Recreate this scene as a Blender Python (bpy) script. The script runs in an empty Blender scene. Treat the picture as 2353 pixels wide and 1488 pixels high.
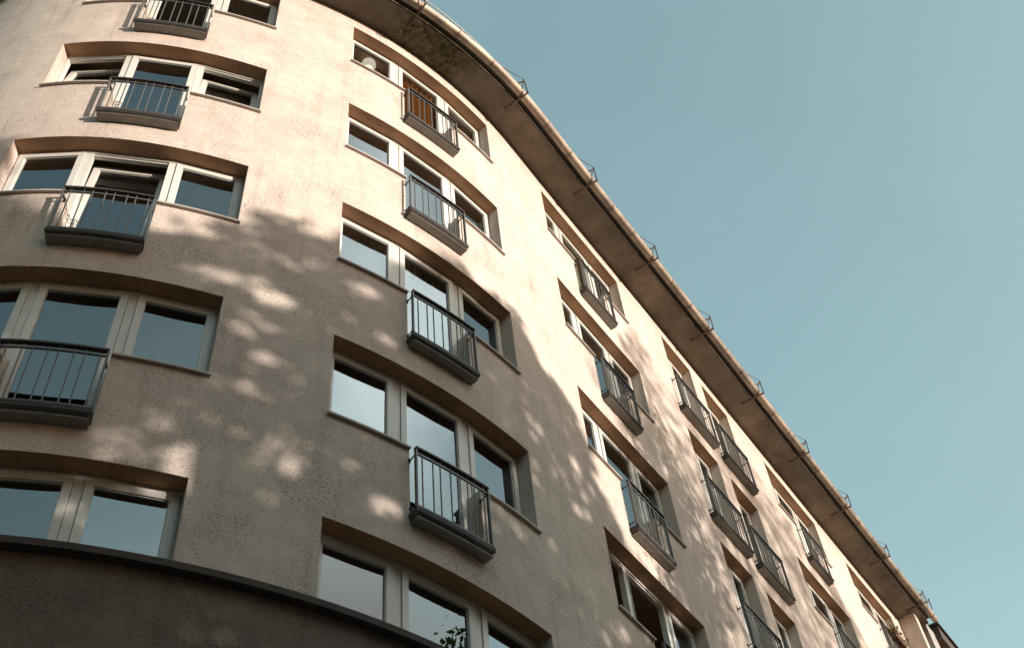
import bpy, math, random
import numpy as np
from mathutils import Vector, Matrix
R = math.radians
random.seed(7); rng = np.random.default_rng(7)
scene = bpy.context.scene
C = scene.collection
ZS = 1.6                                   # eye height: the fitted frame has the lens at z = 0

# ------------------------------------------------------------------ camera
cam_d = bpy.data.cameras.new("camera"); cam = bpy.data.objects.new("camera", cam_d); C.objects.link(cam)
cam_d.sensor_fit = 'HORIZONTAL'; cam_d.sensor_width = 36.0; cam_d.lens = 42.887
cam_d.clip_start = 0.1; cam_d.clip_end = 5000
CF = Vector((0.0, 0.60286166, 0.79784573)); CR = Vector((0.99181355, 0.1018805, -0.07698211)); CU = Vector((0.12769448, -0.79131421, 0.59792637))
cam.matrix_world = Matrix(((CR.x, CU.x, -CF.x, 0), (CR.y, CU.y, -CF.y, 0), (CR.z, CU.z, -CF.z, ZS), (0, 0, 0, 1)))
scene.camera = cam

# ------------------------------------------------------------------ light
SUN_AZ, SUN_EL = R(-24), R(8)
SUN = Vector((math.cos(SUN_EL)*math.cos(SUN_AZ), math.cos(SUN_EL)*math.sin(SUN_AZ), math.sin(SUN_EL)))
sd = bpy.data.lights.new("sun", 'SUN'); sd.energy = 3.85; sd.angle = R(0.7); sd.color = (1.0, 0.89, 0.79)
so = bpy.data.objects.new("sun", sd); C.objects.link(so); so.rotation_euler = SUN.to_track_quat('Z', 'Y').to_euler(); so.location = (20, -10, 30)
w = bpy.data.worlds.new("World"); scene.world = w; w.use_nodes = True
nt = w.node_tree; nt.nodes.clear()
sky = nt.nodes.new('ShaderNodeTexSky'); sky.sky_type = 'NISHITA'; sky.sun_disc = False
sky.sun_elevation = R(8); sky.sun_rotation = R(90) - SUN_AZ
sky.air_density = 1.0; sky.dust_density = 3.0; sky.ozone_density = 1.0
mul = nt.nodes.new('ShaderNodeMix'); mul.data_type = 'RGBA'; mul.blend_type = 'MULTIPLY'; mul.inputs[0].default_value = 1.0
# teal away from the sun, neutral and calmer in the bright haze round it
sp = nt.nodes.new('ShaderNodeSeparateColor'); mr = nt.nodes.new('ShaderNodeMapRange'); mr.inputs[1].default_value = 0.0; mr.inputs[2].default_value = 5.0
tn = nt.nodes.new('ShaderNodeValToRGB'); el = tn.color_ramp.elements
el[0].position = 0.22; el[0].color = (2.35, 2.45, 1.85, 1); el[1].position = 1.0; el[1].color = (0.50, 0.44, 0.50, 1)
for p_, c_ in ((0.35, (3.5, 3.8, 3.1, 1)), (0.6, (1.3, 1.15, 1.2, 1))):
    e_ = el.new(p_); e_.color = c_
nt.links.new(sky.outputs[0], sp.inputs[0]); nt.links.new(sp.outputs[1], mr.inputs[0]); nt.links.new(mr.outputs[0], tn.inputs[0]); nt.links.new(tn.outputs[0], mul.inputs[7])
hs = nt.nodes.new('ShaderNodeHueSaturation'); hs.inputs['Saturation'].default_value = 1.0; hs.inputs['Hue'].default_value = 0.5
bg = nt.nodes.new('ShaderNodeBackground'); bg.inputs[1].default_value = 0.14
wo = nt.nodes.new('ShaderNodeOutputWorld')
nt.links.new(sky.outputs[0], hs.inputs['Color']); nt.links.new(hs.outputs[0], mul.inputs[6])
skn = nt.nodes.new('ShaderNodeTexNoise'); skn.inputs['Scale'].default_value = 2.6; skn.inputs['Detail'].default_value = 7; skn.inputs['Roughness'].default_value = 0.62
skc = nt.nodes.new('ShaderNodeTexCoord'); nt.links.new(skc.outputs['Generated'], skn.inputs['Vector'])
skr = nt.nodes.new('ShaderNodeMapRange'); skr.inputs[1].default_value = 0.3; skr.inputs[2].default_value = 0.75; skr.inputs[3].default_value = 0.95; skr.inputs[4].default_value = 1.06
nt.links.new(skn.outputs['Fac'], skr.inputs[0]); vm = nt.nodes.new('ShaderNodeVectorMath'); vm.operation = 'SCALE'; nt.links.new(mul.outputs[2], vm.inputs[0]); nt.links.new(skr.outputs[0], vm.inputs['Scale'])
# a soft bright cloud high over the street behind the camera, seen only in the glass
CAZ, CEL = R(-12), R(57); cn = nt.nodes.new('ShaderNodeVectorMath'); cn.operation = 'DOT_PRODUCT'; cn.inputs[1].default_value = (math.cos(CEL)*math.cos(CAZ), math.cos(CEL)*math.sin(CAZ), math.sin(CEL))
nt.links.new(skc.outputs['Generated'], cn.inputs[0]); c2 = nt.nodes.new('ShaderNodeTexNoise'); c2.inputs['Scale'].default_value = 7.0; c2.inputs['Detail'].default_value = 6; nt.links.new(skc.outputs['Generated'], c2.inputs['Vector'])
c3 = nt.nodes.new('ShaderNodeMath'); c3.operation = 'MULTIPLY_ADD'; nt.links.new(c2.outputs['Fac'], c3.inputs[0]); c3.inputs[1].default_value = 0.06; nt.links.new(cn.outputs['Value'], c3.inputs[2])
c4 = nt.nodes.new('ShaderNodeMapRange'); c4.inputs[1].default_value = 1.005; c4.inputs[2].default_value = 1.03; c4.inputs[4].default_value = 8.0; nt.links.new(c3.outputs[0], c4.inputs[0])
c5 = nt.nodes.new('ShaderNodeVectorMath'); c5.operation = 'SCALE'; c5.inputs[0].default_value = (1.0, 1.0, 0.93); nt.links.new(c4.outputs[0], c5.inputs['Scale'])
c6 = nt.nodes.new('ShaderNodeVectorMath'); c6.operation = 'ADD'; nt.links.new(vm.outputs[0], c6.inputs[0]); nt.links.new(c5.outputs[0], c6.inputs[1])
nt.links.new(c6.outputs[0], bg.inputs[0]); nt.links.new(bg.outputs[0], wo.inputs[0])
vs = scene.view_settings; vs.view_transform = 'Standard'; vs.look = 'None'; vs.gamma = 1.0; vs.exposure = 0.8; vs.use_curve_mapping = False
scene.cycles.max_bounces = 8; scene.cycles.transparent_max_bounces = 12; scene.cycles.caustics_reflective = False

# ------------------------------------------------------------------ facade curve (arc length s, height z, outward offset off)
SK = [0, 2, 3.5, 5, 6.5, 8, 9.5, 11, 12.5, 15, 20, 30.]
KK = [0.20729, 0.20731, 0.20173, 0.10887, 0.12146, 0.11798, 0.11171, -0.01625, -0.00065, 0.00259, -0.00022, -0.00264]
DS = 0.05; SS = np.arange(-12, 46, DS)
_k = np.interp(SS, SK, KK); _k[SS < -0.5] = 0.1; _k[SS > 30] = 0
_t = np.concatenate([[0], np.cumsum((_k[1:]+_k[:-1])/2*DS)]); _i = int(round(12/DS)); _t = _t-_t[_i]-0.484206
_c, _s = np.cos(_t), np.sin(_t)
_X = np.concatenate([[0], np.cumsum((_c[1:]+_c[:-1])/2*DS)]); _Y = np.concatenate([[0], np.cumsum((_s[1:]+_s[:-1])/2*DS)])
_X = _X-_X[_i]-8.09992; _Y = _Y-_Y[_i]+7.256179
def head(s): return float(np.interp(s, SS, _t))
def P(s, z, off=0.0):
    t = head(s)
    return Vector((float(np.interp(s, SS, _X))+off*math.sin(t), float(np.interp(s, SS, _Y))-off*math.cos(t), z+ZS))

# ------------------------------------------------------------------ mesh helpers
class MB:
    def __init__(self): self.v = []; self.f = []; self.uv = []; self.sm = []
    def quad(self, a, b, c, d, uv=None, smooth=False):
        n = len(self.v); self.v += [a, b, c, d]; self.f.append((n, n+1, n+2, n+3)); self.uv.append(uv); self.sm.append(smooth)
    def poly(self, pts, uv=None, smooth=False):
        n = len(self.v); self.v += pts; self.f.append(tuple(range(n, n+len(pts)))); self.uv.append(uv); self.sm.append(smooth)
    def hexa(self, p):      # p: 8 points, bottom 0-3 (ccw from above), top 4-7
        n = len(self.v); self.v += p
        for q in ((3, 2, 1, 0), (4, 5, 6, 7), (0, 1, 5, 4), (1, 2, 6, 5), (2, 3, 7, 6), (3, 0, 4, 7)):
            self.f.append(tuple(n+i for i in q)); self.uv.append(None); self.sm.append(False)
    def box(self, s0, s1, z0, z1, o0, o1, step=0.25):   # bent box following the facade
        n = max(1, int(math.ceil((s1-s0)/step))) if s0 < 11.5 else 1
        base = len(self.v)
        for i in range(n+1):
            s = s0+(s1-s0)*i/n
            self.v += [P(s, z0, o0), P(s, z0, o1), P(s, z1, o1), P(s, z1, o0)]
        for i in range(n):
            a = base+4*i; b = a+4
            for j in range(4):
                k = (j+1) % 4
                self.f.append((a+j, a+k, b+k, b+j)); self.uv.append(None); self.sm.append(False)
        self.f.append((base, base+3, base+2, base+1)); e = base+4*n; self.f.append((e, e+1, e+2, e+3)); self.uv += [None, None]; self.sm += [False, False]
    def tube(self, pts, r, n=8, cap=True, r2=None):
        base = len(self.v); m = len(pts)
        for i, p in enumerate(pts):
            d = (pts[min(i+1, m-1)]-pts[max(i-1, 0)]).normalized()
            up = Vector((0, 0, 1)) if abs(d.z) < .9 else Vector((1, 0, 0))
            a = d.cross(up).normalized(); b = a.cross(d)
            rr = r if r2 is None else r+(r2-r)*i/(m-1)
            for k in range(n):
                t = 2*math.pi*k/n; self.v.append(p+a*(rr*math.cos(t))+b*(rr*math.sin(t)))
        for i in range(m-1):
            for k in range(n):
                k2 = (k+1) % n
                self.f.append((base+i*n+k, base+i*n+k2, base+(i+1)*n+k2, base+(i+1)*n+k)); self.uv.append(None); self.sm.append(True)
        if cap:
            self.f.append(tuple(base+k for k in range(n))[::-1]); self.f.append(tuple(base+(m-1)*n+k for k in range(n))); self.uv += [None, None]; self.sm += [False, False]
    def bar(self, a, b, wd, hd):   # rectangular bar from a to b
        d = (b-a).normalized(); up = Vector((0, 0, 1)) if abs(d.z) < .9 else Vector((1, 0, 0))
        x = d.cross(up).normalized()*wd/2; y = x.cross(d).normalized()*hd/2
        self.hexa([a-x-y, b-x-y, b+x-y, a+x-y, a-x+y, b-x+y, b+x+y, a+x+y])
    def build(self, name, mat, parent=None, fix=True):
        me = bpy.data.meshes.new(name); me.from_pydata([tuple(p) for p in self.v], [], self.f)
        if any(u is not None for u in self.uv):
            ul = me.uv_layers.new(name="UVMap"); li = 0
            for f, u in zip(self.f, self.uv):
                for j in range(len(f)):
                    ul.data[li].uv = u[j] if u is not None else (0, 0); li += 1
        me.polygons.foreach_set('use_smooth', self.sm); me.materials.append(mat); me.update()
        if fix:
            import bmesh
            bm = bmesh.new(); bm.from_mesh(me); bmesh.ops.recalc_face_normals(bm, faces=bm.faces); bm.to_mesh(me); bm.free()
        o = bpy.data.objects.new(name, me); C.objects.link(o)
        if parent: o.parent = parent
        return o
def tag(o, label=None, cat=None, group=None, kind=None):
    if label: o['label'] = label
    if cat: o['category'] = cat
    if group: o['group'] = group
    if kind: o['kind'] = kind
    return o
def thing(name, loc, label, cat, group=None):
    o = bpy.data.objects.new(name, None); C.objects.link(o); o.location = loc; tag(o, label, cat, group)
    bpy.context.view_layer.update(); return o
def keep(o, root):      # parts are built in world coordinates: cancel the root's location
    o.matrix_parent_inverse = Matrix.Translation(root.location).inverted(); return o

# ------------------------------------------------------------------ materials
def new_mat(name):
    m = bpy.data.materials.new(name); m.use_nodes = True; t = m.node_tree; return m, t, t.nodes['Principled BSDF'], t.nodes['Material Output']
def N(t, ty, **kw):
    n = t.nodes.new(ty)
    for k, v in kw.items():
        if k in n.inputs: n.inputs[k].default_value = v
        else: setattr(n, k, v)
    return n
def ramp(t, stops):
    r = t.nodes.new('ShaderNodeValToRGB'); e = r.color_ramp.elements
    e[0].position, e[0].color = stops[0][0], (*stops[0][1], 1); e[1].position, e[1].color = stops[-1][0], (*stops[-1][1], 1)
    for p, c in stops[1:-1]: x = e.new(p); x.color = (*c, 1)
    return r
def plaster(name, c0, c1, pit, pit_amt=1.0):
    m, t, b, o = new_mat(name); L = t.links.new
    tc = N(t, 'ShaderNodeTexCoord'); mp = N(t, 'ShaderNodeMapping'); mp.inputs['Scale'].default_value = (1, 1.7, 1); L(tc.outputs['UV'], mp.inputs[0])
    big = N(t, 'ShaderNodeTexNoise', Scale=0.55, Detail=5.0, Roughness=0.6); L(tc.outputs['UV'], big.inputs['Vector'])
    rc = ramp(t, [(0.3, c0), (0.7, c1)]); L(big.outputs['Fac'], rc.inputs[0])
    med = N(t, 'ShaderNodeTexNoise', Scale=4.0, Detail=6.0, Roughness=0.7); L(tc.outputs['UV'], med.inputs['Vector'])
    rm = ramp(t, [(0.3, (0.86, 0.85, 0.85)), (0.72, (1.08, 1.07, 1.06))]); L(med.outputs['Fac'], rm.inputs[0])
    mx = N(t, 'ShaderNodeMix', data_type='RGBA', blend_type='MULTIPLY'); mx.inputs[0].default_value = 1; L(rc.outputs[0], mx.inputs[6]); L(rm.outputs[0], mx.inputs[7])
    stm = N(t, 'ShaderNodeMapping'); stm.inputs['Scale'].default_value = (5.5, 0.35, 1); L(tc.outputs['UV'], stm.inputs[0])
    stn = N(t, 'ShaderNodeTexNoise', Scale=1.0, Detail=5.0, Roughness=0.6); L(stm.outputs[0], stn.inputs['Vector'])
    srr = ramp(t, [(0.52, (1, 1, 1)), (0.78, (0.80, 0.78, 0.76))]); L(stn.outputs['Fac'], srr.inputs[0])
    mxs = N(t, 'ShaderNodeMix', data_type='RGBA', blend_type='MULTIPLY'); mxs.inputs[0].default_value = 1; L(mx.outputs[2], mxs.inputs[6]); L(srr.outputs[0], mxs.inputs[7]); mx = mxs
    # pits pulled open by the trowel
    pn = N(t, 'ShaderNodeTexNoise', Scale=30.0, Detail=7.0, Roughness=0.72, Distortion=0.35); L(mp.outputs[0], pn.inputs['Vector'])
    pv = N(t, 'ShaderNodeTexNoise', Scale=1.6, Detail=3.0); L(tc.outputs['UV'], pv.inputs['Vector'])
    th = N(t, 'ShaderNodeMath', operation='MULTIPLY_ADD'); L(pv.outputs['Fac'], th.inputs[0]); th.inputs[1].default_value = 0.26; th.inputs[2].default_value = -0.13
    ad = N(t, 'ShaderNodeMath', operation='ADD'); L(pn.outputs['Fac'], ad.inputs[0]); L(th.outputs[0], ad.inputs[1])
    pr = ramp(t, [(0.39, (1, 1, 1)), (0.46, (0, 0, 0))]); L(ad.outputs[0], pr.inputs[0])
    pa = N(t, 'ShaderNodeMath', operation='MULTIPLY'); L(pr.outputs[0], pa.inputs[0]); pa.inputs[1].default_value = 0.55*pit_amt
    m2 = N(t, 'ShaderNodeMix', data_type='RGBA'); L(pa.outputs[0], m2.inputs[0]); L(mx.outputs[2], m2.inputs[6]); m2.inputs[7].default_value = (*pit, 1)
    L(m2.outputs[2], b.inputs['Base Color']); b.inputs['Roughness'].default_value = 0.93; b.inputs['Specular IOR Level'].default_value = 0.15
    fine = N(t, 'ShaderNodeTexNoise', Scale=55.0, Detail=4.0, Roughness=0.6); L(mp.outputs[0], fine.inputs['Vector'])
    h1 = N(t, 'ShaderNodeMath', operation='MULTIPLY_ADD'); L(fine.outputs['Fac'], h1.inputs[0]); h1.inputs[1].default_value = 0.25
    h2 = N(t, 'ShaderNodeMath', operation='MULTIPLY'); L(pr.outputs[0], h2.inputs[0]); h2.inputs[1].default_value = -0.8; L(h2.outputs[0], h1.inputs[2])
    h3 = N(t, 'ShaderNodeMath', operation='MULTIPLY_ADD'); L(med.outputs['Fac'], h3.inputs[0]); h3.inputs[1].default_value = 0.9; L(h1.outputs[0], h3.inputs[2])
    bp = N(t, 'ShaderNodeBump', Strength=0.32, Distance=0.012); L(h3.outputs[0], bp.inputs['Height']); L(bp.outputs[0], b.inputs['Normal'])
    return m
def simple(name, col, rough=0.6, metal=0.0, var=0.12, scale=6.0, bump=0.0, spec=0.4):
    m, t, b, o = new_mat(name); L = t.links.new
    tc = N(t, 'ShaderNodeTexCoord'); n = N(t, 'ShaderNodeTexNoise', Scale=scale, Detail=6.0, Roughness=0.65); L(tc.outputs['Object'], n.inputs['Vector'])
    lo = tuple(c*(1-var) for c in col); hi = tuple(min(1, c*(1+var)) for c in col)
    r = ramp(t, [(0.3, lo), (0.7, hi)]); L(n.outputs['Fac'], r.inputs[0]); L(r.outputs[0], b.inputs['Base Color'])
    b.inputs['Roughness'].default_value = rough; b.inputs['Metallic'].default_value = metal; b.inputs['Specular IOR Level'].default_value = spec
    if bump:
        bp = N(t, 'ShaderNodeBump', Strength=bump, Distance=0.01); L(n.outputs['Fac'], bp.inputs['Height']); L(bp.outputs[0], b.inputs['Normal'])
    return m
M = {}
M['wall'] = plaster("pink_plaster", (0.53, 0.447, 0.395), (0.615, 0.535, 0.465), (0.11, 0.085, 0.07))
M['shaded_wall'] = plaster("shaded_wall_plaster", (0.15, 0.125, 0.105), (0.21, 0.175, 0.145), (0.03, 0.025, 0.02))  # wall plaster below the ledge, its shade put into a darker colour
M['bounce_warm'] = plaster("bounce_warm_plaster", (0.42, 0.24, 0.14), (0.52, 0.32, 0.20), (0.12, 0.07, 0.05), 0.7)  # for window heads: warm bounce light put into the plaster colour
M['white'] = simple("white_window_paint", (0.60, 0.585, 0.54), 0.4, var=0.06, scale=3)
M['sill'] = simple("painted_sill", (0.42, 0.37, 0.33), 0.55, var=0.15, scale=8)
M['rail'] = simple("grey_rail_paint", (0.085, 0.082, 0.076), 0.45, 0.0, var=0.25, scale=25, spec=0.5)
M['dark'] = simple("dark_handrail_paint", (0.045, 0.034, 0.03), 0.5, 0.0, var=0.3, scale=14)
M['box'] = simple("grey_balcony_slab", (0.035, 0.03, 0.027), 0.75, var=0.25, scale=9, bump=0.2)
M['trim'] = simple("pale_slab_trim", (0.24, 0.22, 0.19), 0.5, 0.1, var=0.2, scale=9)
M['gutter'] = simple("weathered_gutter_metal", (0.29, 0.23, 0.175), 0.5, 0.2, var=0.55, scale=2.2, bump=0.1)
M['fascia'] = simple("dark_fascia", (0.05, 0.035, 0.028), 0.8, var=0.3)
M['roof'] = simple("dark_roof_metal", (0.07, 0.065, 0.06), 0.5, 0.4, var=0.3, scale=2)
M['bracket'] = simple("brown_bracket_steel", (0.17, 0.11, 0.085), 0.55, 0.3, var=0.3, scale=14)
M['mesh'] = simple("galvanised_snow_fence", (0.30, 0.29, 0.27), 0.45, 0.5, var=0.2, scale=14)
M['room'] = simple("room_plaster", (0.46, 0.33, 0.22), 0.9, var=0.1, scale=1)
M['bark'] = simple("tree_bark", (0.11, 0.08, 0.06), 0.95, var=0.4, scale=7, bump=0.8)
M['paving'] = simple("stone_paving", (0.22, 0.20, 0.18), 0.85, var=0.2, scale=3, bump=0.3)
M['asphalt'] = simple("asphalt", (0.055, 0.055, 0.055), 0.9, var=0.25, scale=30, bump=0.3)
M['brown'] = simple("brown_cornice_paint", (0.045, 0.027, 0.02), 0.6, var=0.2)
M['greywall'] = simple("grey_slate_cladding", (0.30, 0.28, 0.27), 0.7, var=0.2, scale=10)
M['terracotta'] = simple("dark_clay", (0.12, 0.06, 0.04), 0.8, var=0.2)
M['petal'] = simple("orange_red_petals", (0.50, 0.10, 0.04), 0.6, var=0.4, scale=20)
# soffit: grey brown render with a mossy water stain over the bend
def soffit_mat():
    m, t, b, o = new_mat("soffit_render"); L = t.links.new
    tc = N(t, 'ShaderNodeTexCoord')
    n = N(t, 'ShaderNodeTexNoise', Scale=1.4, Detail=7.0, Roughness=0.62); L(tc.outputs['UV'], n.inputs['Vector'])
    r = ramp(t, [(0.3, (0.13, 0.10, 0.075)), (0.52, (0.21, 0.17, 0.13)), (0.72, (0.29, 0.24, 0.185))]); L(n.outputs['Fac'], r.inputs[0])
    n2 = N(t, 'ShaderNodeTexNoise', Scale=7.0, Detail=8.0, Roughness=0.75, Distortion=1.2); L(tc.outputs['UV'], n2.inputs['Vector'])
    r2 = ramp(t, [(0.42, (0, 0, 0)), (0.56, (1, 1, 1))]); L(n2.outputs['Fac'], r2.inputs[0])
    sx = N(t, 'ShaderNodeSeparateXYZ'); L(tc.outputs['UV'], sx.inputs[0])
    a = N(t, 'ShaderNodeMapRange'); a.inputs[1].default_value = 7.0; a.inputs[2].default_value = 7.35; L(sx.outputs[0], a.inputs[0])
    c = N(t, 'ShaderNodeMapRange'); c.inputs[1].default_value = 9.1; c.inputs[2].default_value = 8.2; L(sx.outputs[0], c.inputs[0])
    p = N(t, 'ShaderNodeMath', operation='MULTIPLY'); L(a.outputs[0], p.inputs[0]); L(c.outputs[0], p.inputs[1])
    q = N(t, 'ShaderNodeMath', operation='MULTIPLY'); L(p.outputs[0], q.inputs[0]); L(r2.outputs[0], q.inputs[1])
    mx = N(t, 'ShaderNodeMix', data_type='RGBA'); L(q.outputs[0], mx.inputs[0]); L(r.outputs[0], mx.inputs[6]); mx.inputs[7].default_value = (0.06, 0.06, 0.02, 1)
    L(mx.outputs[2], b.inputs['Base Color']); b.inputs['Roughness'].default_value = 0.95; b.inputs['Specular IOR Level'].default_value = 0.1
    bp = N(t, 'ShaderNodeBump', Strength=0.3, Distance=0.01); L(n2.outputs['Fac'], bp.inputs['Height']); L(bp.outputs[0], b.inputs['Normal'])
    return m
M['soffit'] = soffit_mat()
def glass_mat():
    m, t, b, o = new_mat("window_glass"); L = t.links.new; t.nodes.remove(b)
    fr = N(t, 'ShaderNodeFresnel', IOR=2.65); gl = N(t, 'ShaderNodeBsdfGlossy', Roughness=0.0); gl.inputs['Color'].default_value = (0.80, 0.87, 0.93, 1)
    tr = N(t, 'ShaderNodeBsdfTransparent'); tr.inputs['Color'].default_value = (0.72, 0.74, 0.70, 1)
    tc = N(t, 'ShaderNodeTexCoord'); n = N(t, 'ShaderNodeTexNoise', Scale=1.1, Detail=1.0); L(tc.outputs['Object'], n.inputs['Vector'])
    bp = N(t, 'ShaderNodeBump', Strength=0.12, Distance=0.02); L(n.outputs['Fac'], bp.inputs['Height'])
    L(bp.outputs[0], gl.inputs['Normal'])
    mx = N(t, 'ShaderNodeMixShader'); L(fr.outputs[0], mx.inputs[0]); L(tr.outputs[0], mx.inputs[1]); L(gl.outputs[0], mx.inputs[2]); L(mx.outputs[0], o.inputs[0])
    return m
M['glass'] = glass_mat()
def cloth(name, col, tr=0.35):
    m, t, b, o = new_mat(name); L = t.links.new; t.nodes.remove(b)
    tc = N(t, 'ShaderNodeTexCoord'); wv = N(t, 'ShaderNodeTexNoise', Scale=12.0, Detail=3.0); L(tc.outputs['Object'], wv.inputs['Vector'])
    r = ramp(t, [(0.3, tuple(c*.85 for c in col)), (0.7, col)]); L(wv.outputs['Fac'], r.inputs[0])
    d = N(t, 'ShaderNodeBsdfDiffuse'); x = N(t, 'ShaderNodeBsdfTranslucent'); L(r.outputs[0], d.inputs[0]); L(r.outputs[0], x.inputs[0])
    mx = N(t, 'ShaderNodeMixShader'); mx.inputs[0].default_value = tr; L(d.outputs[0], mx.inputs[1]); L(x.outputs[0], mx.inputs[2]); L(mx.outputs[0], o.inputs[0]); return m
M['curtain_white'] = cloth("white_curtain_cloth", (0.80, 0.79, 0.72))
M['curtain_orange'] = cloth("rust_orange_curtain_cloth", (0.42, 0.15, 0.035))
M['curtain_green'] = cloth("pale_green_blind_cloth", (0.62, 0.62, 0.46))
M['curtain_brown'] = cloth("brown_curtain_cloth", (0.30, 0.20, 0.12))
M['leaf'] = cloth("tree_leaves", (0.085, 0.13, 0.035), 0.3)
M['leaf_dark'] = cloth("dark_tree_leaves", (0.05, 0.09, 0.028), 0.3)

# ------------------------------------------------------------------ ground
def ground():
    m = MB(); z = 0.0
    m.quad(Vector((-900, -900, z)), Vector((900, -900, z)), Vector((900, 900, z)), Vector((-900, 900, z))); tag(m.build('ground', M['asphalt']), kind='structure')
    m = MB(); ss = np.arange(-11.5, 40, 0.5)
    for a, b_ in zip(ss[:-1], ss[1:]):
        m.hexa([P(a, -ZS, -0.2), P(a, -ZS, 3.2), P(b_, -ZS, 3.2), P(b_, -ZS, -0.2), P(a, 0.13-ZS, -0.2), P(a, 0.13-ZS, 3.2), P(b_, 0.13-ZS, 3.2), P(b_, 0.13-ZS, -0.2)])
    tag(m.build('pavement', M['paving']), kind='structure')
ground()

# ------------------------------------------------------------------ the building
HD = [19.639, 16.811, 13.946, 11.064, 8.232]          # window head of each storey
ZSOF = 20.0; OVH = 0.5785; S_END = 27.80; ZL0, ZL1 = 7.077, 7.150
WH, DH = 1.372, 2.36
COLS = [('A', 2.34, 5.24, 'wide'), ('B', 6.53, 9.49, 'wide'), ('C', 11.20, 13.86, 'wide'), ('D', 15.57, 16.75, 'door'), ('G', 17.24, 18.38, 'door'),
        ('E', 20.11, 22.70, 'wide'), ('F', 24.39, 27.10, 'wide')]
def openings():
    o = []
    for n, a, b, ty in COLS:
        c = (a+b)/2
        for r, h in enumerate(HD):
            bot = (h-WH) if r < 4 else ZL1
            if ty == 'wide':
                o.append((a, b, bot, h))
                if r < 4: o.append((c-.5, c+.5, h-DH, h-WH))
            else: o.append((a, b, (h-DH) if r < 4 else ZL1, h))
    return o
OP = openings()
OPK = [next(n+str(r) for n, x0, x1, ty in COLS for r, h in enumerate(HD) if x0-.01 <= a and b <= x1+.01 and h-DH-.01 <= c and d <= h+.01) for a, b, c, d in OP]
bld = thing('apartment_building', P(12, -ZS, 0), 'curved pink plaster apartment building with rows of recessed windows and small grey railings', 'building')
def part(mb, name, mat, parent=None, label=None):
    o = mb.build(name, mat, parent or bld); keep(o, bld)
    if label: o['label'] = label
    return o
def sub(mb, name, mat, parent, label=None, fix=True):     # parents sit at the origin of the part, which carries the inverse already
    o = mb.build(name, mat, parent, fix)
    if label: o['label'] = label
    return o
def wall_sheet(z0, z1, off_o, off_i, mat, name, s0=-9.0, s1=S_END):
    sb = set(np.round(np.arange(s0, s1, 0.25), 4)); sb.add(s1); zb = {z0, z1} | set(np.round(np.arange(z0+.7, z1-.3, 0.7), 3))
    se = set()
    for a, b, c, d in OP:
        se |= {a, b}
        for z in (c, d):
            if z0 < z < z1: zb.add(z)
    sb = sorted([x for x in sb if min(abs(x-e) for e in se) > 0.04 or x in (s0, s1)] + [e for e in se if s0 < e < s1])
    zl = sorted(zb); nz = [zl[0]]
    for z in zl[1:]:
        if z-nz[-1] > 1e-4: nz.append(z)
    zl = nz
    def hole(s, z): return any(a < s < b and c < z < d for a, b, c, d in OP)
    H = np.zeros((len(sb)-1, len(zl)-1), bool)
    for i in range(len(sb)-1):
        for j in range(len(zl)-1): H[i, j] = hole((sb[i]+sb[i+1])/2, (zl[j]+zl[j+1])/2)
    m = MB(); idx = {}
    def vi(i, j):
        if (i, j) not in idx: idx[(i, j)] = len(m.v); m.v.append(P(sb[i], zl[j], off_o))
        return idx[(i, j)]
    for i in range(len(sb)-1):
        for j in range(len(zl)-1):
            if not H[i, j]:
                m.f.append((vi(i, j), vi(i+1, j), vi(i+1, j+1), vi(i, j+1))); m.sm.append(True)
                m.uv.append([(sb[i], zl[j]), (sb[i+1], zl[j]), (sb[i+1], zl[j+1]), (sb[i], zl[j+1])])
    out = part(m, name, mat)
    # reveals + inner skin
    RV = {}; inn = MB()
    def opn(s, z):
        for q_, (a, b, c, d) in enumerate(OP):
            if a-.01 <= s <= b+.01 and c-.01 <= z <= d+.01: return OPK[q_]
    def rv(s, z, head, *q):
        mm = RV.setdefault(opn(s, z), MB()); mm.quad(*q); mm.mi = getattr(mm, 'mi', [])+[1 if head else 0]
    def rq(p, q, zz0, zz1, flip): pass
    for i in range(len(sb)-1):
        for j in range(len(zl)-1):
            if H[i, j]: continue
            a, b, c, d = sb[i], sb[i+1], zl[j], zl[j+1]
            inn.quad(P(b, c, off_i), P(a, c, off_i), P(a, d, off_i), P(b, d, off_i))
            dep = off_o-off_i
            if j > 0 and H[i, j-1]: rv((a+b)/2, c-.05, True, P(a, c, off_o), P(a, c, off_i), P(b, c, off_i), P(b, c, off_o), [(a, 0), (a, dep), (b, dep), (b, 0)])
            if j < H.shape[1]-1 and H[i, j+1]: rv((a+b)/2, d+.05, False, P(a, d, off_o), P(b, d, off_o), P(b, d, off_i), P(a, d, off_i), [(a, 3), (b, 3), (b, 3+dep), (a, 3+dep)])
            if i > 0 and H[i-1, j]: rv(a-.05, (c+d)/2, False, P(a, c, off_o), P(a, d, off_o), P(a, d, off_i), P(a, c, off_i), [(7, c), (7, d), (7+dep, d), (7+dep, c)])
            if i < H.shape[0]-1 and H[i+1, j]: rv(b+.05, (c+d)/2, False, P(b, c, off_o), P(b, c, off_i), P(b, d, off_i), P(b, d, off_o), [(9, c), (9+dep, c), (9+dep, d), (9, d)])
    for k_ in sorted(RV):
        mm = RV[k_]; ob = part(mm, 'window_reveal', mat); ob.data.materials.append(M['bounce_warm']); ob.data.polygons.foreach_set('material_index', mm.mi)
    part(inn, 'inner_wall', M['room'])
    return out
def fixn(o): pass
wall_sheet(ZL1-0.02, ZSOF, 0.0, -0.32, M['wall'], 'wall')
wall_sheet(-ZS, ZL1-0.02, 0.0, -0.32, M['shaded_wall'], 'lower_wall')
# the string course
m = MB(); m.box(-9, S_END, ZL0, ZL1, -0.05, 0.10, 0.25); part(m, 'string_course', M['fascia'])
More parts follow.
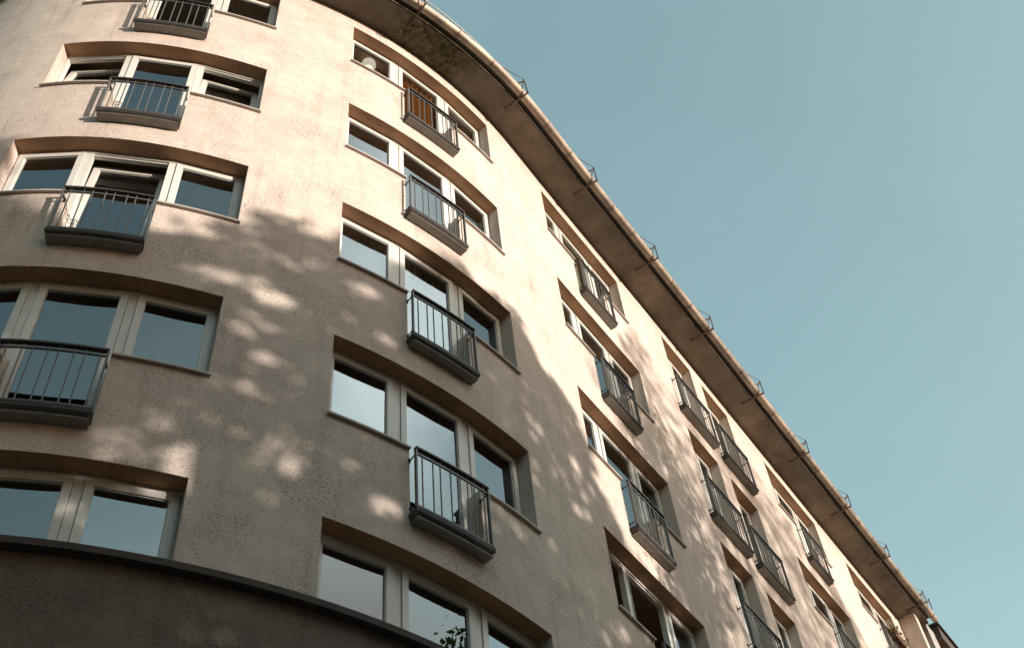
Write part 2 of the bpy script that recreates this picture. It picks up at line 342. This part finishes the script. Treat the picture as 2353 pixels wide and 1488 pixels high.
# soffit slab with UVs
m = MB(); ss = np.arange(-9, 28.551, 0.25)
for a, b in zip(ss[:-1], ss[1:]):
    m.quad(P(a, ZSOF, -0.35), P(b, ZSOF, -0.35), P(b, ZSOF, OVH), P(a, ZSOF, OVH), [(a, 0), (b, 0), (b, .9), (a, .9)])
    m.quad(P(a, ZSOF, OVH), P(b, ZSOF, OVH), P(b, ZSOF+.14, OVH), P(a, ZSOF+.14, OVH), [(a, 1), (b, 1), (b, 1.1), (a, 1.1)])
m.quad(P(28.5, ZSOF, -.35), P(28.5, ZSOF, OVH), P(28.5, ZSOF+.14, OVH), P(28.5, ZSOF+.14, -.35), [(0, 0), (.9, 0), (.9, .2), (0, .2)])
part(m, 'soffit', M['soffit'])
m = MB()
for a, b in zip(ss[:-1], ss[1:]):       # board carrying the gutter, steep roof above, flat top behind
    m.quad(P(a, ZSOF+.141, OVH-.02), P(b, ZSOF+.141, OVH-.02), P(b, ZSOF+.135, .80), P(a, ZSOF+.135, .80))
    m.quad(P(a, ZSOF+.135, .80), P(b, ZSOF+.135, .80), P(b, ZSOF+.16, .80), P(a, ZSOF+.16, .80))
    m.quad(P(a, ZSOF+.16, .80), P(b, ZSOF+.16, .80), P(b, 21.55, .22), P(a, 21.55, .22))
    m.quad(P(a, 21.55, .22), P(b, 21.55, .22), P(b, 22.3, -3.4), P(a, 22.3, -3.4))
    m.quad(P(a, 22.3, -3.4), P(b, 22.3, -3.4), P(b, 7, -3.4), P(a, 7, -3.4))
part(m, 'roof', M['roof'])
# inner rooms: slabs, back wall, partitions, end walls
m = MB()
for a, b in zip(ss[:-1], ss[1:]):
    m.quad(P(a, -ZS, -2.9), P(b, -ZS, -2.9), P(b, 22, -2.9), P(a, 22, -2.9))
for z in [h+.30 for h in HD]+[HD[-1]-2.55, HD[0]-2.53]:
    for a, b in zip(ss[:-1], ss[1:]):
        m.quad(P(a, z, -.33), P(b, z, -.33), P(b, z, -2.9), P(a, z, -2.9))
        m.quad(P(a, z+.2, -.33), P(b, z+.2, -.33), P(b, z+.2, -2.9), P(a, z+.2, -2.9))
for s in (-8.95, 0.5, 5.9, 10.3, 14.7, 17.0, 19.3, 23.5, 27.75):
    m.quad(P(s, -ZS, -.33), P(s, -ZS, -2.9), P(s, 22, -2.9), P(s, 22, -.33))
part(m, 'room_shell', M['room'])
m = MB(); m.quad(P(28.55, -ZS, 0), P(28.55, -ZS, -3.4), P(28.55, 21.6, -3.4), P(28.55, 21.6, 0)); part(m, 'end_wall', M['wall']); m = MB(); m.quad(P(-9, -ZS, 0.0), P(-9, -ZS, -3.4), P(-9, 21.6, -3.4), P(-9, 21.6, 0.0))
part(m, 'end_wall', M['wall'])
# fin wall at the far end
m = MB(); z0, z1, o1 = -ZS, ZSOF-.003, .44
m.quad(P(S_END, z0, -.1), P(S_END, z0, o1), P(S_END, z1, o1), P(S_END, z1, -.1), [(0, z0), (.5, z0), (.5, z1), (0, z1)])
m.quad(P(S_END, z0, o1), P(28.08, z0, o1), P(28.08, z1, o1), P(S_END, z1, o1), [(3, z0), (3.3, z0), (3.3, z1), (3, z1)])
m.quad(P(28.08, z0, o1), P(28.08, z0, 0), P(28.08, z1, 0), P(28.08, z1, o1), [(4, z0), (4.5, z0), (4.5, z1), (4, z1)])
m.quad(P(28.08, z0, 0), P(28.55, z0, 0), P(28.55, z1, 0), P(28.08, z1, 0), [(5, z0), (5.5, z0), (5.5, z1), (5, z1)])
part(m, 'fin_wall', M['wall'])
# gutter
def sweep(prof, s0, s1, step=0.2, closed=False):
    m = MB(); n = max(2, int((s1-s0)/step)+1); sl = np.linspace(s0, s1, n); k = len(prof)
    for s in sl:
        for o_, z_ in prof: m.v.append(P(float(s), z_, o_))
    for i in range(n-1):
        for j in range(k-1 if not closed else k):
            j2 = (j+1) % k; m.f.append((i*k+j, (i+1)*k+j, (i+1)*k+j2, i*k+j2)); m.uv.append(None); m.sm.append(True)
    return m
GC, GZ, GR = .745, ZSOF+.095, .076
prof = [(GC-GR*math.cos(t), GZ-GR*math.sin(t)) for t in np.linspace(0, math.pi, 13)]
prof += [(GC+GR+.012, GZ+.006), (GC+GR+.006, GZ+.018)] + [(GC-(GR-.006)*math.cos(t), GZ-(GR-.006)*math.sin(t)) for t in np.linspace(math.pi, 0, 13)]
part(sweep(prof, -9, 28.62, closed=True), 'gutter', M['gutter'])
brs = [9.62+2.25*k for k in range(-3, 9)]
for k, s in enumerate(np.arange(.60, 28.6, .75)):
    m = MB()
    for t0 in np.linspace(0, math.pi, 9)[:-1]:
        t1 = t0+math.pi/8; q = []
        for t in (t0, t1):
            for ss_ in (s-.013, s+.013): q.append(P(ss_, GZ-(GR+.008)*math.sin(t), GC-(GR+.008)*math.cos(t)))
        m.quad(q[0], q[1], q[3], q[2])
    part(m, 'gutter_strap', M['bracket'])
for s in brs[1:]+[28.02]:
    m = MB(); z = ZSOF-.016
    if s < 28:
        m.bar(P(s, z, .34), P(s, z, .90), .028, .024); m.bar(P(s-.05, z+.004, .352), P(s+.05, z+.004, .352), .035, .014)
    m.bar(P(s, z, .885), P(s-.14, ZSOF+.235, .93), .022, .022)
    m.bar(P(s-.14, ZSOF+.235, .93), P(s-.60, ZSOF+.115, GC+GR), .010, .010)
    m.bar(P(s-.13, ZSOF+.17, .92), P(s-.20, ZSOF+.12, GC+GR-.01), .02, .03)
    m.bar(P(s-.14, ZSOF+.235, .93), P(s-.03, ZSOF+.12, GC+.04), .012, .012)
    part(m, 'snow_guard_stanchion', M['bracket'])
m = MB(); sf = np.arange(-8, 28.5, .2)
for z in (21.02, 21.33): m.tube([P(float(s), z, .5) for s in sf], .011, 6)
for s in np.arange(-8, 28.4, .15): m.tube([P(float(s), 21.02, .5), P(float(s), 21.33, .5)], .007, 5)
for s in np.arange(-8, 28.4, .9): m.bar(P(float(s), 20.75, .5), P(float(s), 21.33, .5), .02, .02)
part(m, 'snow_fence', M['mesh'])

# ------------------------------------------------------------------ windows
def ring(mb, u0, u1, z0, z1, d0, d1, wd, Q):
    for a, b, c, d in ((u0, u0+wd, z0, z1), (u1-wd, u1, z0, z1), (u0+wd, u1-wd, z1-wd, z1), (u0+wd, u1-wd, z0, z0+wd)):
        mb.hexa([Q(a, c, d0), Q(a, c, d1), Q(b, c, d1), Q(b, c, d0), Q(a, d, d0), Q(a, d, d1), Q(b, d, d1), Q(b, d, d0)])
def chordQ(sa, sb, zb, tilt=0.0, swing=0.0):
    A, B = P(sa, 0, -.2), P(sb, 0, -.2); e = (B-A).normalized(); n = Vector((e.y, -e.x, 0)); Lc = (B-A).length
    def Q(u, z, d):                        # u 0..1 along the chord, d outward from the -0.2 plane
        x = u*Lc; y = d; h = z
        if tilt: h, y = zb+(z-zb)*math.cos(tilt), y-(z-zb)*math.sin(tilt)
        if swing: x, y = x*math.cos(swing), y-x*math.sin(swing)      # hinged on the near jamb, opens into the room
        return Vector((A.x+e.x*x+n.x*y, A.y+e.y*x+n.y*y, h+ZS))
    return Q, Lc
OPT = {('A', 1): {'L': ('t', 9), 'R': ('t', 9)}, ('A', 2): {'M': ('t', 5)}, ('C', 3): {'L': ('s', 62), 'M': ('s', 35)}}
def sash(win, sa, sb, z0, z1, mode):
    tilt = R(mode[1]) if mode and mode[0] == 't' else 0; sw = R(mode[1]) if mode and mode[0] == 's' else 0
    Q, Lc = chordQ(sa, sb, z0, tilt, sw)
    Qn = lambda x, z, d: Q(x/Lc, z, d)
    m = MB(); ring(m, 0, Lc, z0, z1, -.05, .014, .078, Qn)
    # slim inner bead
    ring(m, .078, Lc-.078, z0+.078, z1-.078, -.035, -.004, .010, Qn)
    sub(m, 'sash', M['white'], win)
    m = MB(); m.quad(Qn(.07, z0+.07, -.02), Qn(Lc-.07, z0+.07, -.02), Qn(Lc-.07, z1-.07, -.02), Qn(.07, z1-.07, -.02))
    sub(m, 'pane', M['glass'], win, fix=False)
for n, a, b, ty in COLS:
    c = (a+b)/2
    for r, h in enumerate(HD):
        opt = OPT.get((n, r), {})
        low = h-DH if r < 4 else ZL1; mid = h-WH if r < 4 else ZL1
        f = MB(); e = .003
        if ty == 'wide':
            units = [('L', a+.028, c-.578, mid), ('M', c-.472, c+.472, low if r < 4 else mid), ('R', c+.578, b-.028, mid)]
            # fixed frame: head pieces, posts, jambs, bottom rails
            for s0, s1 in ((a, c-.525), (c-.525, c+.525), (c+.525, b)):
                Q, Lc = chordQ(s0, s1, 0)
                for d0, d1, zz0, zz1 in ((-.075, .006, h-.052, h-e), (-.075, -.02, h-.075, h-.052)):
                    f.hexa([Q(0, zz0, d0), Q(0, zz0, d1), Q(1, zz0, d1), Q(1, zz0, d0), Q(0, zz1, d0), Q(0, zz1, d1), Q(1, zz1, d1), Q(1, zz1, d0)])
            for s0, s1, zz in ((a+e, a+.03, mid), (b-.03, b-e, mid), (c-.572, c-.478, mid if r == 4 else low+.0), (c+.478, c+.572, mid if r == 4 else low+.0)):
                zz = max(zz, mid) if s0 < c-.6 or s0 > c+.6 else mid
                f.box(s0, s1, zz+.002, h-.052, -.285, -.203)
            for s0, s1 in ((c-.497, c-.474), (c+.474, c+.497)):
                if r < 4: f.box(s0, s1, low+.002, mid-.003, -.285, -.206)
        else:
            cc = (a+b)/2
            units = [('L', a+.06, cc-.012, low), ('M', cc+.012, b-.06, low)]
            f.box(a+e, b-e, h-.052, h-e, -.285, -.194); f.box(a+e, a+.058, low+.002, h-.052, -.285, -.203); f.box(b-.058, b-e, low+.002, h-.052, -.285, -.203)
        win = part(f, 'window', M['white'])
        for u, s0, s1, zb in units:
            sash(win, s0, s1, zb+.03, h-.056, opt.get(u))
        if r < 4 and ty == 'wide':
            for s0, s1 in ((a-.022, c-.502), (c+.502, b+.022)):
                m = MB(); m.box(s0, s1, mid-.012, mid+.014, .003, .042); 
                m.box(max(s0, a+.003), min(s1, b-.003), mid+.001, mid+.014, -.205, .003); sub(m, 'sill', M['sill'], win)

# ------------------------------------------------------------------ french balconies
def balcony(sL, sR, h, nb):
    # slab with pale edge trim
    m = MB(); m.box(sL-.012, sR+.012, h-2.40, h-2.335, -.02, .150, .2); m.box(sL+.012, sR-.012, h-2.455, h-2.41, -.02, .122, .2)
    b = part(m, 'balcony', M['box'])
    m = MB(); m.box(sL-.004, sR+.004, h-2.409, h-2.401, -.01, .138, .2); sub(m, 'edge_trim', M['trim'], b); m = MB(); m.box(sL+.004, sR-.004, h-2.462, h-2.456, -.01, .130, .2); sub(m, 'edge_trim', M['trim'], b)
    of = .118; z1, z0 = h-1.455, h-2.30
    m = MB(); m.box(sL, sR, z1-.012, z1+.012, of-.028, of+.028, .2); sub(m, 'handrail', M['dark'], b)
    m = MB(); m.box(sL, sR, z1-.088, z1-.068, of-.011, of+.011, .2); m.box(sL-.006, sR+.006, z0-.012, z0+.008, of-.014, of+.014, .2)
    for s in (sL+.008, sR-.008): m.box(s-.009, s+.009, z0+.009, z1-.013, of-.019, of+.019)
    W_ = sR-sL; pos = []
    x = .085; k = 0
    gaps = [.135, .095]
    while x < W_-.05: pos.append(x); x += gaps[k % 2]; k += 1
    sc = (W_-.07)/pos[-1] if pos[-1] > 0 else 1
    for x in pos:
        s = sL+x*min(sc, 1.04); m.tube([P(s, z0+.008, of), P(s, z1-.088, of)], .0085, 8, cap=False); m.tube([P(s, z1-.068, of), P(s, z1-.012, of)], .006, 6, cap=False)
    sub(m, 'railing_bars', M['rail'], b)
    for s in (sL+.008, sR-.008):
        for z in (z1-.09, z0+.05):
            m = MB(); m.tube([P(s, z, of), P(s, z-.012, 0.0)], .009, 6); m.tube([P(s, z-.03, 0.002), P(s, z+.02, 0.002)], .014, 6); sub(m, 'bracket', M['dark'], b)
for n, a, b_, ty in COLS:
    for r in range(4):
        c = (a+b_)/2
        if ty == 'wide': balcony(c-.50+(-.01), c+.49, HD[r], 8)
        else: balcony(a-.115 if n == 'D' else a-.12, b_-.0+.01, HD[r], 10)

# ------------------------------------------------------------------ things behind the glass
def curtain(s0, s1, z0, z1, mat, label, cat='curtain', off=-.365, wave=.025, group=None):
    m = MB(); n = int((s1-s0)/.02); prev = None; k = []
    for i in range(n+1):
        s = s0+(s1-s0)*i/n; o_ = off+wave*math.sin(i*1.15)+.5*wave*math.sin(i*.37+1)
        k.append(len(m.v)); m.v += [P(s, z0, o_), P(s, z1, o_*1.0)]
    for i in range(n):
        m.f.append((k[i], k[i+1], k[i+1]+1, k[i]+1)); m.uv.append(None); m.sm.append(True)
    o = m.build(cat.replace(' ', '_'), mat, fix=False); tag(o, label, cat, group); return o
h0, h1, h2, h3, h4 = HD
curtain(7.56, 8.46, h0-2.3, h0-.07, M['curtain_orange'], 'rust orange curtain behind the middle top floor window under the mossy eave', off=-.30)
curtain(8.6, 9.45, h0-1.35, h0+.12, M['curtain_white'], 'cream curtain in the top floor window right of the rust orange curtain')
curtain(3.35, 4.3, h0-2.3, h0+.12, M['curtain_green'], 'pale green blind behind the top left railing cut by the photo edge', 'window blind', wave=.004, off=-.34)
curtain(4.4, 5.2, h0-1.35, h0+.12, M['curtain_green'], 'pale green blind in the small window right of the topmost left railing', 'window blind', wave=.004, off=-.34)
curtain(6.55, 7.4, h2-1.35, h2+.12, M['curtain_white'], 'white net curtain in the left sash just above the tree shadow edge', off=-.365)
curtain(7.56, 8.46, h2-2.3, h2+.12, M['curtain_white'], 'white net curtain behind the railing crossed by the tree shadow edge', off=-.365)
curtain(11.25, 11.95, h0-1.35, h0+.12, M['curtain_green'], 'pale blind in the narrow top floor sash left of the middle railing', 'window blind', wave=.004, off=-.34)
curtain(12.05, 13.0, h0-2.3, h0+.12, M['curtain_green'], 'pale blind behind the top floor railing in the middle of the straight facade', 'window blind', wave=.004, off=-.34)
curtain(11.55, 11.95, h3-1.35, h3-.1, M['curtain_orange'], 'orange brown curtain inside the open window at the bottom centre', off=-.45)
# hanging paper lamp
lt = thing('pendant_lamp', P(7.12, h0-.05, -.52), 'white pendant lamp shade with added glow hanging inside the top floor window under the eave', 'lamp')
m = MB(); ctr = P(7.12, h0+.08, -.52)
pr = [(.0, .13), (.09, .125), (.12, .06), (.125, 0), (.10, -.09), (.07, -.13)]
for i in range(len(pr)-1):
    for k in range(16):
        t0, t1 = 2*math.pi*k/16, 2*math.pi*(k+1)/16
        (r0, z0_), (r1, z1_) = pr[i], pr[i+1]
        q = [ctr+Vector((r0*math.cos(t0), r0*math.sin(t0), z0_)), ctr+Vector((r0*math.cos(t1), r0*math.sin(t1), z0_)), ctr+Vector((r1*math.cos(t1), r1*math.sin(t1), z1_)), ctr+Vector((r1*math.cos(t0), r1*math.sin(t0), z1_))]
        m.quad(*q, smooth=True) if r0 > 0 else m.poly([q[0], q[2], q[3]])
lm, lt_, lb, lo_ = new_mat("glow_paper_shade"); lb.inputs['Base Color'].default_value = (.8, .76, .66, 1); lb.inputs['Emission Color'].default_value = (1, .93, .78, 1); lb.inputs['Emission Strength'].default_value = 0.55  # weak emission stands in for sunlight on the shade
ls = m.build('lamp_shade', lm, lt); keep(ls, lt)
m = MB(); m.tube([ctr+Vector((0, 0, .12)), ctr+Vector((0, 0, .215))], .006, 6); keep(m.build('cord', M['dark'], lt), lt)

# ------------------------------------------------------------------ foliage
def leaf_cloud(name, pts, size, mat, parent, rnd):
    n = len(pts); p = np.array(pts); a = rnd.normal(size=(n, 3)); a /= np.linalg.norm(a, axis=1)[:, None]
    b = rnd.normal(size=(n, 3)); b -= (b*a).sum(1)[:, None]*a; b /= np.linalg.norm(b, axis=1)[:, None]
    s = size*rnd.uniform(.7, 1.3, n)[:, None]; c = np.cross(a, b)
    q = np.stack([p-a*s, p-b*s*.42+c*s*.08, p+a*s, p+b*s*.42+c*s*.08], 1).reshape(-1, 3)
    me = bpy.data.meshes.new(name); me.vertices.add(4*n); me.vertices.foreach_set('co', q.ravel())
    me.loops.add(4*n); me.loops.foreach_set('vertex_index', np.arange(4*n)); me.polygons.add(n)
    me.polygons.foreach_set('loop_start', np.arange(0, 4*n, 4)); me.polygons.foreach_set('loop_total', np.full(n, 4)); me.update(calc_edges=True)
    me.materials.append(mat); o = bpy.data.objects.new(name, me); C.objects.link(o); o.parent = parent; return o
# geraniums on the last railing
fb = thing('flower_box', P(26.0, h0-2.0, .15), 'window box of orange red flowers on the last top floor railing', 'flower box')
m = MB(); m.box(25.5, 26.2, h0-1.72, h0-1.58, .15, .27); keep(m.build('planter', M['terracotta'], fb), fb)
rr = np.random.default_rng(3)
pp = [tuple(P(float(rr.uniform(25.45, 26.25)), h0-1.62+float(abs(rr.normal(0, .13))), .2+float(rr.normal(0, .07)))) for _ in range(420)]
keep(leaf_cloud('foliage', pp, .035, M['leaf'], fb, rr), fb)
pp = [tuple(P(float(rr.uniform(25.45, 26.25)), h0-1.52+float(rr.normal(0, .09)), .24+float(rr.normal(0, .06)))) for _ in range(150)]
keep(leaf_cloud('blossoms', pp, .028, M['petal'], fb, rr), fb)

T1 = [(-7, 14.3), (1, 14.1), (2.4, 13.9), (2.5, 12.9), (3.0, 12.15), (4.3, 12.0), (4.7, 12.35), (5.3, 12.6), (5.9, 13.2), (6.3, 12.95), (6.9, 13.2), (7.6, 13.55), (8.2, 14.0), (8.6, 14.1), (9.4, 14.05),
      (9.9, 13.8), (10.1, 13.5), (10.7, 13.4), (11.0, 13.0), (11.2, 12.1), (11.4, 11.7), (12.1, 11.0), (12.6, 10.5), (13.2, 9.8), (13.2, 3), (-7, 3)]
T2 = [(11.3, 15.2), (11.7, 14.75), (12.1, 14.4), (12.4, 13.6), (12.9, 12.4), (13.3, 11.2), (13.0, 9.6), (13.0, 3), (30, 3), (30, 12), (25.2, 15.0), (23.2, 16.8), (22.2, 17.7), (20.8, 18.1), (19.4, 18.7), (18.4, 18.9),
      (17.3, 17.9), (16, 17.5), (15, 17.7), (14.6, 18.1), (13.9, 18.4), (13.4, 17.3), (13.0, 16.5), (12.2, 15.9)]
HOLES = [(4.9, 12.2, .35, .12), (4.6, 11.5, .6, .16), (5.35, 11.38, .33, .2), (5.5, 10.7, .2, .15), (5.5, 10.15, .3, .15), (5.65, 9.7, .32, .18), (4.9, 9.05, .4, .14), (5.2, 8.55, .5, .2), (5.35, 8.05, .25, .3), (6.0, 9.05, .3, .2),
         (6.2, 8.75, .22, .12), (5.75, 8.3, .3, .15), (6.7, 9.0, .35, .2), (7.15, 8.75, .3, .16), (6.5, 12.2, .35, .12), (7.0, 11.4, .3, .15), (9.2, 11.9, .4, .14), (9.7, 11.7, .3, .12), (10.6, 11.9, .12, .3),
         (10.9, 11.4, .12, .35), (10.3, 10.5, .12, .3), (9.9, 9.2, .22, .2), (9.3, 9.4, .25, .14), (10.4, 8.3, .2, .35), (10.6, 8.7, .1, .25), (11.0, 8.2, .15, .3), (10.9, 7.5, .15, .3), (11.4, 10.9, .12, .5), (11.8, 10.3, .14, .4),
         (12.3, 9.7, .14, .35), (11.6, 7.9, .12, .3), (12.4, 10.9, .3, .5), (14.3, 10.6, .1, .3), (14.8, 10.9, .12, .3), (15.0, 10.1, .15, .35), (14.7, 9.6, .15, .3), (15.3, 9.0, .12, .4), (13.6, 9.4, .12, .3), (14.2, 8.7, .1, .3)]
hr = np.random.default_rng(21); H2 = []       # every gap is a handful of smaller gaps of mixed size
for hs_, hz_, a_, b_ in HOLES:
    n_ = int(hr.integers(3, 6)); k_ = 1.6 if hs_ < 7.5 else 1.15
    for _ in range(n_):
        f_ = hr.uniform(.35, .8); H2.append((hs_+hr.normal(0, .62)*a_*k_, hz_+hr.normal(0, .62)*b_, a_*k_*f_, b_*f_))
for _ in range(60):
    H2.append((hr.uniform(4.3, 7.4), hr.uniform(7.6, 12.3), hr.uniform(.06, .2), hr.uniform(.03, .1)))
for _ in range(70):
    H2.append((hr.uniform(8.8, 15.5), hr.uniform(7.4, 12.4), hr.uniform(.03, .1), hr.uniform(.06, .2)))
HOLES = H2
def inpoly(s, z, poly):
    ins = np.zeros(len(s), bool); n = len(poly)
    for i in range(n):
        (x0, y0), (x1, y1) = poly[i], poly[i-1]
        c_ = ((y0 > z) != (y1 > z)); 
        with np.errstate(divide='ignore', invalid='ignore'): xs = (x1-x0)*(z-y0)/(y1-y0)+x0
        ins ^= c_ & (s < xs)
    return ins
def crown_points(poly, smin, smax, d0, d1, ncl, per, sig, hole_p, rnd, zfloor=3.2):
    # clumps of leaves scattered through the crown; each is named by the spot of wall its shadow reaches
    xs = [p_[0] for p_ in poly]; zs = [p_[1] for p_ in poly]; out = []
    cs = rnd.uniform(max(smin, min(xs)), min(smax, max(xs)), ncl*3); cz = rnd.uniform(min(zs), max(zs), ncl*3); k = inpoly(cs, cz, poly); cs, cz = cs[k][:ncl], cz[k][:ncl]
    cd = rnd.uniform(d0, d1, len(cs))
    s = (cs[:, None]+rnd.normal(0, sig, (len(cs), per))).ravel(); z = (cz[:, None]+rnd.normal(0, sig, (len(cs), per))).ravel(); d = (cd[:, None]+rnd.normal(0, sig*1.5, (len(cs), per))).ravel()
    k = inpoly(s+.16*np.sin(5.1*z+2*s)+.10*np.sin(13*z+4), z+.16*np.sin(4.3*s+1)+.10*np.sin(11*s+3*z)+rnd.normal(0, .05, len(s)), poly); sw_ = s+.12*np.sin(9*z+3*s)+.06*np.sin(19*s+7*z+1); zw_ = z+.07*np.sin(8*s+5*z)+.04*np.sin(21*z-6*s+2); hol = np.zeros(len(s), bool)
    for hs_, hz_, a_, b_ in HOLES: hol |= ((sw_-hs_)/a_)**2+((zw_-hz_)/b_)**2 < rnd.uniform(.25, .95, len(s))
    k &= ~(hol & (rnd.random(len(s)) < hole_p)); s, z, d = s[k], z[k], d[k]
    x = np.interp(s, SS, _X)+SUN.x*d; y = np.interp(s, SS, _Y)+SUN.y*d; zz = z+SUN.z*d
    dep = y*CF.y+zz*CF.z; u = 1176.5+2803*(x*CR.x+y*CR.y+zz*CR.z)/dep; v = 744-2803*(x*CU.x+y*CU.y+zz*CU.z)/dep
    vis = (dep > 0) & (u > -150) & (u < 2500) & (v > -150) & (v < 1640)
    k = ~vis & (zz > zfloor-1); return np.stack([x, y, zz+ZS], 1)[k]
def tree(poly, smin, smax, d0, d1, ncl, per, sig, size, mat, label, seed, hole_p=.95, pts=None):
    rnd = np.random.default_rng(seed); pts = pts if pts is not None else crown_points(poly, smin, smax, d0, d1, ncl, per, sig, hole_p, rnd)
    c_ = pts.mean(0); base = Vector((c_[0], c_[1], 0)); t = thing('leafy_tree', base, label, 'tree', 'street trees shading the facade')
    keep(leaf_cloud('crown', pts, size, mat, t, rnd), t)
    m = MB(); top = float(np.percentile(pts[:, 2], 75)); m.tube([base+Vector((0.15*math.sin(i), .1*math.cos(i*1.7), top*i/8)) for i in range(9)], .32, 12, r2=.07)
    for i in range(26):
        q = Vector(pts[int(rnd.integers(len(pts)))]); z0 = max(3.0, min(top*.8, q.z-2.5)); st = base+Vector((0, 0, z0)); mid_ = st.lerp(q, .5)+Vector((0, 0, -.3)); m.tube([st, mid_, q], .09, 6, r2=.012)
    keep(m.build('trunk', M['bark'], t), t)
tree(T1, 1.3, 3.4, 14, 20, 220, 45, .32, .15, M['leaf_dark'], 'dark leafy street tree shading the far left of the curved wall', 11)
tree(T1, 3.2, 7.2, 13.5, 19, 520, 45, .30, .14, M['leaf'], 'leafy street tree whose dappled shadow falls between the two left window columns', 12)
tree(T1, 7.2, 13.2, 13.5, 19, 760, 45, .30, .15, M['leaf_dark'], 'leafy street tree shading the wall right of the second window column', 13)
tree(T2, 11, 20, 20, 29, 270, 40, .35, .15, M['leaf'], 'tall thin crowned tree casting soft shade on the middle of the straight facade', 14)
tree(T2, 20, 30, 20, 29, 300, 40, .35, .15, M['leaf_dark'], 'tall tree casting soft shade near the far end of the facade', 15)

rg = np.random.default_rng(5); cc_ = rg.normal(size=(150, 3)); cc_ /= np.linalg.norm(cc_, axis=1)[:, None]; cc_ *= rg.uniform(.35, 1, 150)[:, None]
cc_ = cc_*np.array([1.6, 1.35, 3.9])+np.array([11.25, 10.0, 14.4+ZS]); cc_[:, :2] += (cc_[:, 2:3]-14)*0.0
pt_ = (cc_[:, None, :]+rg.normal(0, .22, (150, 20, 3))).reshape(-1, 3)
tree(None, 0, 0, 0, 0, 0, 0, 0, .13, M['leaf'], 'narrow leafy tree in front of the straight facade, mirrored in the lowest centre windows', 16, pts=pt_)

# ------------------------------------------------------------------ unseen houses added behind the camera to block low sky light
def opposite(x0, x1, y0, y1, H, mat, label, seed):
    t = thing('sky_block_house', ((x0+x1)/2, y1, 0), label, 'house', 'houses added to block low sky'); V = Vector
    m = MB(); m.hexa([V((x0, y0, 0)), V((x1, y0, 0)), V((x1, y1, 0)), V((x0, y1, 0)), V((x0, y0, H)), V((x1, y0, H)), V((x1, y1, H)), V((x0, y1, H))]); keep(m.build('wall', mat, t), t)
    ym = (y0+y1)/2; o_ = .5
    m = MB(); a = [V((x0-.0, y0-o_, H+.004)), V((x1, y0-o_, H+.004)), V((x1, ym, H+4)), V((x0, ym, H+4))]; b = [V((x0, y1+o_, H+.004)), V((x1, y1+o_, H+.004)), V((x1, ym, H+4)), V((x0, ym, H+4))]
    m.quad(*a); m.quad(*b[::-1]); m.poly([V((x0, y0-o_, H+.004)), V((x0, y1+o_, H+.004)), V((x0, ym, H+4))]); m.poly([V((x1, y0-o_, H+.004)), V((x1, y1+o_, H+.004)), V((x1, ym, H+4))]); keep(m.build('roof', M['tile'], t), t)
    nx = int((x1-x0)/2.6); st = (x1-x0)/nx
    for i in range(nx):
        for k in range(int(H/3.1)):
            cx = x0+st*(i+.5); cz = 1.2+3.1*k
            m = MB()
            for p, q, c, d in ((-.6, .6, 0, .08), (-.6, .6, 1.52, 1.6), (-.6, -.52, .08, 1.52), (.52, .6, .08, 1.52), (-.03, .03, .08, 1.52)):
                m.hexa([V((cx+p, y1, cz+c)), V((cx+q, y1, cz+c)), V((cx+q, y1+.06, cz+c)), V((cx+p, y1+.06, cz+c)), V((cx+p, y1, cz+d)), V((cx+q, y1, cz+d)), V((cx+q, y1+.06, cz+d)), V((cx+p, y1+.06, cz+d))])
            f = m.build('window', M['white'], t); keep(f, t)
            m = MB(); m.quad(V((cx-.52, y1+.02, cz+.08)), V((cx+.52, y1+.02, cz+.08)), V((cx+.52, y1+.02, cz+1.52)), V((cx-.52, y1+.02, cz+1.52))); m.build('pane', M['darkglass'], f)
M['tile'] = simple("dark_roof_tiles", (0.16, 0.08, 0.055), 0.8, var=0.3, scale=4)
M['ochre'] = simple("grey_ochre_render", (0.24, 0.20, 0.15), 0.9, var=0.15, scale=1.5)
M['umber'] = simple("brown_brick_render", (0.17, 0.11, 0.085), 0.9, var=0.2, scale=2)
M['darkglass'] = simple("dark_house_glass", (0.02, 0.024, 0.028), 0.05, var=0.1, scale=1, spec=0.8)
opposite(-32, -15.2, -21, -10, 21.5, M['ochre'], 'unseen grey ochre house added to block low sky opposite the far left of the curved wall', 1)
opposite(-15, -.2, -21, -9.5, 22.5, M['umber'], 'unseen brown house added to block low sky directly behind the photographer', 2)
opposite(0, 16, -21, -9, 20, M['ochre'], 'unseen grey ochre house added to block low sky beside the gap where the low sun shines through', 3)

# ------------------------------------------------------------------ next house
nb = thing('neighbouring_house', P(33, -ZS, 0), 'next house beyond the eave with dark brown cornice and grey slate edge', 'building')
def npart(m, name, mat): keep(m.build(name, mat, nb), nb)
m = MB(); m.box(29.40, 42, -ZS, 20.0, -4, .26); npart(m, 'wall', M['bounce_warm'])  # wall reuses the window-head plaster
m = MB(); m.box(29.34, 42.1, 20.003, 20.45, .20, .62); m.box(29.30, 42.1, 20.45, 20.53, .16, .68); npart(m, 'cornice', M['brown'])
m = MB(); m.box(28.70, 29.36, 19.3, 20.25, .28, .46); npart(m, 'slate_edge', M['greywall'])
m = MB(); m.box(29.4, 42, 20.53, 22.0, -4, .1); npart(m, 'roof', M['roof'])
